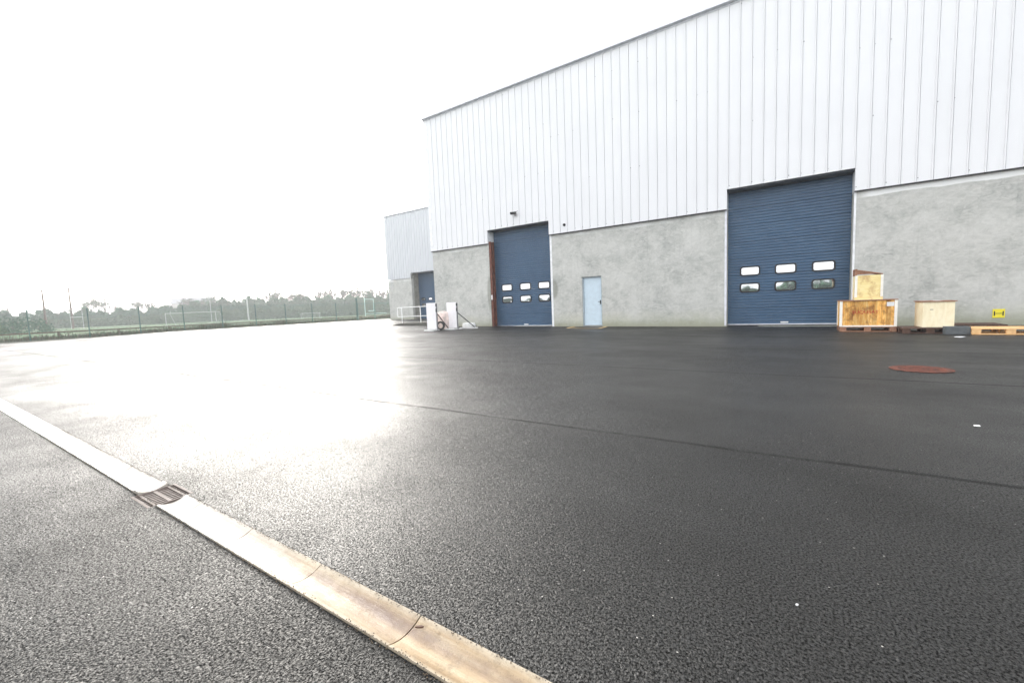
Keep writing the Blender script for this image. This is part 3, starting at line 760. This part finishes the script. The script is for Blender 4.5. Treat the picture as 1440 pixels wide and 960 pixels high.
def blades(name, n, fx_, hh, mats, seed, kind='stuff'):
    rg = random.Random(seed); mb = MB()
    for i in range(n):
        x, y = fx_(rg); z = fz(x, y); h = hh(rg, x, y); a = rg.uniform(0, 6.28); wd = rg.uniform(.012, .035) * (1 + h); lean = rg.gauss(0, .3) * h
        dx, dy = math.cos(a) * wd, math.sin(a) * wd
        mb.v += [(x - dx, y - dy, z - .02), (x + dx, y + dy, z - .02), (x - dy * 2 + lean, y + dx * 2 + lean * .5, z + h)]
        k = len(mb.v) - 3; mb.f.append((k, k + 1, k + 2)); mb.m.append(rg.randrange(len(mats)))
    o = mb.build(name, mats, fixn=False); return o
BL1 = simple('dead_stem', (.13, .10, .065), .9); BL2 = simple('weed_green', (.06, .085, .035), .9); BL3 = simple('brown_leaf', (.09, .06, .045), .9)
o = blades('verge_weeds', 26000, lambda r: (-40.6 - abs(r.gauss(0, 1.4)) , r.uniform(-12, 46)), lambda r, x, y: max(.06, r.gauss(.28, .13) * math.exp(-(abs(x + 41.5)) / 3) + (.25 if math.sin(y * .9) + math.sin(y * .37 + 1) > 1 else 0) * r.random()), [BL1, BL2, BL3], 3)
o['kind'] = 'stuff'; o['label'] = 'dead weeds and rough grass along the fence'; o['category'] = 'weeds'
o = blades('field_tufts', 24000, lambda r: (-42 - 75 * r.random() ** 1.5, r.uniform(-12, 90)), lambda r, x, y: r.uniform(.04, .16), [BL2, BL2, BL1], 4)
o['kind'] = 'stuff'; o['label'] = 'grass tufts on the sports field'; o['category'] = 'grass'

# goals and posts on the field
def goal(loc, rz, W, H, Dp, r, label, netmat):
    g = empty('football_goal', loc, rz, label, 'goal')
    for x in (-W / 2, W / 2): MB().tube((x, 0, 0), (x, 0, H), r, n=8).build('goal_post', GOALP, g)
    MB().tube((-W / 2, 0, H), (W / 2, 0, H), r, n=8).build('crossbar', GOALP, g)
    for x in (-W / 2, W / 2):
        MB().tube((x, 0, H), (x, Dp * .45, H), r * .6).tube((x, Dp * .45, H), (x, Dp, 0), r * .6).tube((x, 0, .03), (x, Dp, .03), r * .6).build('net_stay', GOALP, g)
    mb = MB(); t = .012; st = .22
    n = int(W / st)
    for i in range(n + 1):
        x = -W / 2 + W * i / n; mb.tube((x, 0, H), (x, Dp * .45, H), t, n=3, caps=False).tube((x, Dp * .45, H), (x, Dp, 0), t, n=3, caps=False)
    for j in range(int(H / st) + 1):
        z = j * st; yy = Dp - (Dp * .55) * z / H
        mb.tube((-W / 2, yy, z), (W / 2, yy, z), t, n=3, caps=False)
        for x in (-W / 2, W / 2): mb.tube((x, 0, z), (x, yy, z), t, n=3, caps=False)
    mb.build('net', netmat, g)
    return g
NET = simple('white_net_cord', (.36, .40, .37), .8)
goal((-72, 25.3, .09), R(33), 7.32, 1.9, 1.8, .06, 'wide white football goal, the nearest one behind the fence', NET)
goal((-90.6, 54.9, .09), R(33), 4.2, 1.25, 1.1, .05, 'small white football goal far off, right of the lamp mast', NET)
def pole(name, loc, h, r, mat, label, cat, extra=None):
    p = empty(name, loc, 0, label, cat)
    MB().tube((0, 0, -.1), (0, 0, h), r, r * .6, n=8).build('pole', mat, p)
    return p
def hposts(loc, rz, W, H, cb, label, mat):
    g = empty('rugby_posts', loc, rz, label, 'rugby posts')
    for x in (-W / 2, W / 2): MB().tube((x, 0, -.1), (x, 0, H), .055, .04, n=8).build('upright', mat, g)
    MB().tube((-W / 2, 0, cb), (W / 2, 0, cb), .06, n=8).build('crossbar', mat, g); return g
hposts((-129.7, 71.6, .09), R(33), 2.4, 2.5, 1.0, 'small white H shaped posts far off, left of the small goal', GOALP)
hposts((-112, 21.2, .09), R(10), 4.6, 4.4, 2.2, 'tall white H shaped posts near the taller utility pole', GOALP)
hposts((-91.5, 12.5, .09), R(0), .9, 3.2, 1.1, 'narrow white posts behind the fence near the left edge', GOALP)
tp = pole('net_pole', (-143, 45.6, .09), 6.2, .10, GOALP, 'slim white pole on the field, left of the grey house roof', 'pole')
tp = pole('net_pole', (-132, 51.2, .09), 5.8, .10, GOALP, 'slim white pole on the field, below and right of the grey house', 'pole')
gf = empty('practice_frame', (-67.0, 53.0, .05), R(30), 'pale green steel frame of posts and bars beside the yard gate', 'frame')
MB().tube((-1.0, 0, -.5), (-1.0, 0, 3.85), .09, n=8).build('tall_post', LGREEN, gf)
MB().tube((.75, 0, 1.2), (.75, 0, 3.45), .06, n=8).build('short_post', LGREEN, gf)
MB().tube((-1.0, 0, 3.5), (.75, 0, 3.42), .06, n=8).build('top_bar', LGREEN, gf)
MB().tube((-.3, 0, 1.2), (.95, 0, 1.2), .09, n=8).build('lower_bar', LGREEN, gf)
MB().tube((-1.0, 0, .65), (3.2, 0, .70), .06, n=8).build('long_rail', LGREEN, gf)
lm = pole('floodlight_mast', (-118.7, 54.6, .09), 10.3, .20, GOALP, 'tall pale floodlight mast with angled lamp head rising over the field', 'floodlight mast')
for dx in (-1.1, 1.0): MB().box(dx - .75, dx + .75, -.15, .15, -.14, .14).build('lamp_head', STEEL, lm).location = (dx * .0, 0, 10.3 - dx * .55)
for o in lm.children:
    if o.name.startswith('lamp_head'): o.rotation_euler = (0, R(32), R(33))
def upole(loc, h, label, cross):
    p = pole('utility_pole', loc, h, .17, DWOOD, label, 'utility pole')
    if cross: MB().box(-.5, .5, -.06, .06, h * .86, h * .86 + .12).build('cross_arm', DWOOD, p).rotation_euler = (0, 0, R(40))
    for j in range(int(h) - 3): MB().tube((.0, 0, 2.5 + j), (.32, .25, 2.5 + j), .03, n=4).build('step_bolt', STEEL, p)
    return p
upole((-104.8, 16.15, .09), 6.9, 'shorter dark utility pole at the left, standing beyond the field', False)
upole((-115.6, 21.3, .09), 9.0, 'taller dark utility pole at the left with small cross arm', True)

# ------------------------------------------------------------------ far trees, hedge, house
LEAFA = m_leaf('hedge_leaf', (.022, .066, .036), (.048, .118, .062)); LEAFB = m_leaf('olive_leaf', (.035, .065, .03), (.07, .12, .055)); LEAFC = m_leaf('dry_twig', (.12, .09, .04), (.20, .15, .07))
BARK = simple('bark', (.07, .055, .042), .9)
def leafcloud(mb, c, rad, n, rg, size, mi=0):
    for i in range(n):
        while True:
            p = Vector((rg.uniform(-1, 1), rg.uniform(-1, 1), rg.uniform(-1, 1)))
            if p.length < 1: break
        p = Vector((c[0] + p.x * rad[0], c[1] + p.y * rad[1], c[2] + p.z * rad[2]))
        a = Vector((rg.gauss(0, 1), rg.gauss(0, 1), rg.gauss(0, 1))).normalized(); b_ = a.orthogonal().normalized(); s_ = size * rg.uniform(.5, 1.4)
        k = len(mb.v); mb.v += [tuple(p + a * s_), tuple(p + b_ * s_ * .6), tuple(p - a * s_), tuple(p - b_ * s_ * .6)]
        mb.f.append((k, k + 1, k + 2, k + 3)); mb.m.append(mi)
def twigs(mb, p, d, L, r, lvl, rg, tips):
    q = p + d * L; r = max(r, .036); mb.tube(p, q, r, max(r * .65, .03), n=4 if lvl > 1 else 3, caps=False)
    if lvl == 0: tips.append(q); return
    for i in range(rg.choice((2, 3, 3))):
        nd = (d + Vector((rg.gauss(0, .36), rg.gauss(0, .36), rg.gauss(.35, .25)))).normalized()
        twigs(mb, p + d * L * rg.uniform(.55, 1), nd, L * rg.uniform(.6, .82), r * .55, lvl - 1, rg, tips)
def tree(seed, H, leafy, mat, spread=1.):
    rg = random.Random(seed); t = empty('tree')
    mb = MB(); tips = []
    mb.tube((0, 0, -.2), (rg.uniform(-.1, .1), 0, H * .3), .17, .13, n=7)
    for i in range(5):
        d = Vector((rg.gauss(0, .28) * spread, rg.gauss(0, .28) * spread, 1)).normalized()
        twigs(mb, Vector((0, 0, H * rg.uniform(.18, .32))), d, H * .27, .085, 3 if not leafy else 4, rg, tips)
    mb.build('trunk', BARK, t, fixn=False)
    mb = MB()
    if leafy:
        for q in tips: leafcloud(mb, q, (.45, .45, .4), leafy, rg, .13)
    else:
        for q in tips: leafcloud(mb, q, (.35, .35, .35), 1, rg, .07)
    mb.build('crown', mat, t, fixn=False)
    return t
protos = [tree(1, 7, 0, LEAFC), tree(2, 7, 3, LEAFB), tree(3, 7.2, 5, LEAFA, .7), tree(4, 6.5, 0, LEAFC, 1.2), tree(5, 7.5, 2, LEAFB, .5)]
used = [False] * 5
from math import atan2
def place_tree(k, az_px, dist, h, label):
    global used
    # az_px: horizontal angle from +Y (deg, negative = left)
    x = math.sin(R(az_px)) * dist; y = math.cos(R(az_px)) * dist
    o = protos[k] if not used[k] else copy_tree(protos[k]); used[k] = True
    o.location = (x, y, 0); s_ = h / 7.0; o.scale = (s_ * rng.uniform(.9, 1.2), s_ * rng.uniform(.9, 1.2), s_); o.rotation_euler = (0, 0, rng.uniform(0, 6.28))
    tag(o, label, 'tree', 'winter trees standing in the far tree line')
# angles span from -85 (left edge) to -49 (by the set back warehouse)
spec = []
ordn = ['first', 'second', 'third', 'fourth', 'fifth', 'sixth', 'seventh', 'eighth', 'ninth', 'tenth', 'eleventh', 'twelfth', 'thirteenth', 'fourteenth', 'fifteenth', 'sixteenth', 'seventeenth', 'eighteenth', 'nineteenth', 'twentieth', 'twenty-first', 'twenty-second', 'twenty-third', 'twenty-fourth', 'twenty-fifth', 'twenty-sixth', 'twenty-seventh', 'twenty-eighth', 'twenty-ninth', 'thirtieth', 'thirty-first', 'thirty-second']
TR = [(-83.5, 185, 7.2, 0), (-81.2, 185, 5.6, 3), (-79.6, 175, 7.2, 3), (-78.3, 178, 8.4, 4), (-77.3, 180, 8.2, 4), (-76.4, 182, 7.2, 0), (-75.0, 180, 8.0, 1), (-73.9, 182, 7.6, 4), (-72.3, 184, 7.2, 0), (-70.9, 178, 8.6, 4),
      (-69.8, 180, 8.0, 1), (-68.6, 180, 8.6, 2), (-65.2, 172, 9.6, 0), (-64.1, 172, 10.6, 3), (-63.2, 172, 11.2, 0), (-62.3, 170, 10.4, 4), (-61.2, 170, 11.4, 3), (-60.2, 170, 9.6, 1), (-59.2, 168, 9.8, 0), (-58.2, 168, 10.6, 3),
      (-57.2, 168, 10.2, 4), (-56.3, 166, 11.8, 0), (-55.4, 166, 11.6, 3), (-54.6, 166, 10.8, 1), (-53.8, 164, 9.8, 0), (-53.0, 164, 10.2, 4), (-52.2, 162, 9.2, 3), (-51.4, 160, 9.6, 2), (-50.6, 160, 10.2, 0), (-49.8, 158, 9.6, 3), (-49.0, 158, 9.8, 4)]
nm = {0: 'bare twiggy tree', 1: 'thin olive leaved tree', 2: 'dense dark tree', 3: 'wide bare tree', 4: 'narrow sparse tree'}
for i, (a, d, h, k) in enumerate(TR): place_tree(k, a, d, h, '%s above the far hedge, %s tree counted from the left edge' % (nm[k], ordn[i]))

rg = random.Random(11)
def hedge_band(name, a0, a1, d, hf, n, size, mat, label, depth=6):
    mb = MB(); nn = 60
    for i in range(n):
        t = rg.random(); a = a0 + (a1 - a0) * t; dd = d(a) + rg.uniform(0, depth); h = hf(a) * rg.random() ** .65
        x = math.sin(R(a)) * dd; y = math.cos(R(a)) * dd
        leafcloud(mb, (x, y, h), (.5, .5, .4), 4, rg, size)
    o = mb.build(name, mat, fixn=False); o['kind'] = 'stuff'; o['label'] = label; o['category'] = 'hedge'; return o
def hh(a):
    base = 3.6 + 2.3 * smooth(-76, -66, a) + .5 * math.sin(a * 2.3) + .5 * math.sin(a * 5.1 + 1) + .35 * math.sin(a * 13.0)
    return base
hd = lambda a: 150 - 14 * smooth(-84, -90, a)
hedge_band('far_hedge', -92, -46, hd, hh, 26000, .42, LEAFA, 'continuous dark hedge and scrub closing off the field')
hedge_band('far_hedge', -92, -46, lambda a: hd(a) - 5, lambda a: hh(a) * .55, 6000, .35, LEAFB, 'paler scrub along the foot of the dark far hedge', 4)
# unseen hedge, added behind the camera to darken the door pane reflections
mb = MB()
for i in range(16000):
    x = rg.uniform(-60, 60); h = (2.2 + .35 * math.sin(x * .35) + .35 * math.sin(x * 1.1)) * rg.random() ** .6
    leafcloud(mb, (x, -32 + rg.uniform(-1, 1), h), (.3, .3, .3), 4, rg, .22)
o = mb.build('reflection_hedge', LEAFA, fixn=False); o['kind'] = 'stuff'; o['label'] = 'unseen dark hedge added behind the camera for the door pane reflections'; o['category'] = 'hedge'

for i, (x, y, h, wd, lb) in enumerate([(-62, -6, 2.3, 5, 'wide grey green shrub at the very left edge beyond the fence'), (-70, 3.5, 2.0, 4.5, 'rounded grey green shrub behind the narrow white posts at the left'), (-80, 9.5, 2.2, 3.5, 'low shrub beyond the fence just left of the shorter utility pole'), (-56, 0.5, 1.3, 4, 'low straggly shrub close behind the fence at the left edge')]):
    t = empty('shrub', (x, y, 0), 0, lb, 'shrub'); mb = MB()
    for j in range(420):
        a = rg.uniform(0, 6.28); q = wd * rg.random() ** .5; hz_ = h * rg.random() ** .7 * math.sqrt(max(0, 1 - (q / wd) ** 2) + .05)
        leafcloud(mb, (q * math.cos(a), q * math.sin(a), hz_), (.3, .3, .25), 4, rg, .13)
    mb.build('crown', LEAFB if i % 2 else LEAFA, t, fixn=False)
    mb = MB()
    for j in range(9): mb.tube((rg.uniform(-.3, .3), rg.uniform(-.3, .3), -.1), (rg.uniform(-1, 1) * wd * .6, rg.uniform(-1, 1) * wd * .6, h * rg.uniform(.6, 1.05)), .04, .015, n=4)
    mb.build('stem', BARK, t, fixn=False)
ho = empty('house', (-207, 74, 0), R(60), 'distant grey house whose slate roof and gable rise above the trees', 'house')
SL = simple('pale_slate', (.22, .22, .24), .8); HW = simple('grey_house_wall', (.40, .38, .38), .9)
MB().box(-6.5, 6.5, -4, 4, 0, 7.4).build('wall', HW, ho)
MB().prism([(-4.4, 7.4), (0, 10.0), (4.4, 7.4)], -6.8, 6.8, 'x').build('roof', SL, ho)
MB().box(5.2, 6.2, -.5, .5, 9.2, 11.0).build('chimney', HW, ho)
for x in (-4, 0, 4): MB().box(x - .6, x + .6, -4.03, -4.003, 4.8, 6.3).build('window', DARK, ho)

# ------------------------------------------------------------------ haze
hz = MB().box(-350, 90, -100, 306, -1.4, 13.6).build('haze', simple('unused', (.5, .5, .5)))
hm = bpy.data.materials.new('haze_volume'); hm.use_nodes = True; t = hm.node_tree; t.nodes.remove(t.nodes['Principled BSDF'])
pv = t.nodes.new('ShaderNodeVolumePrincipled'); pv.inputs['Color'].default_value = (.95, .97, .98, 1); pv.inputs['Density'].default_value = .0016; pv.inputs['Anisotropy'].default_value = .2
t.links.new(pv.outputs[0], t.nodes['Material Output'].inputs['Volume'])
hz.data.materials.clear(); hz.data.materials.append(hm); hz['kind'] = 'stuff'
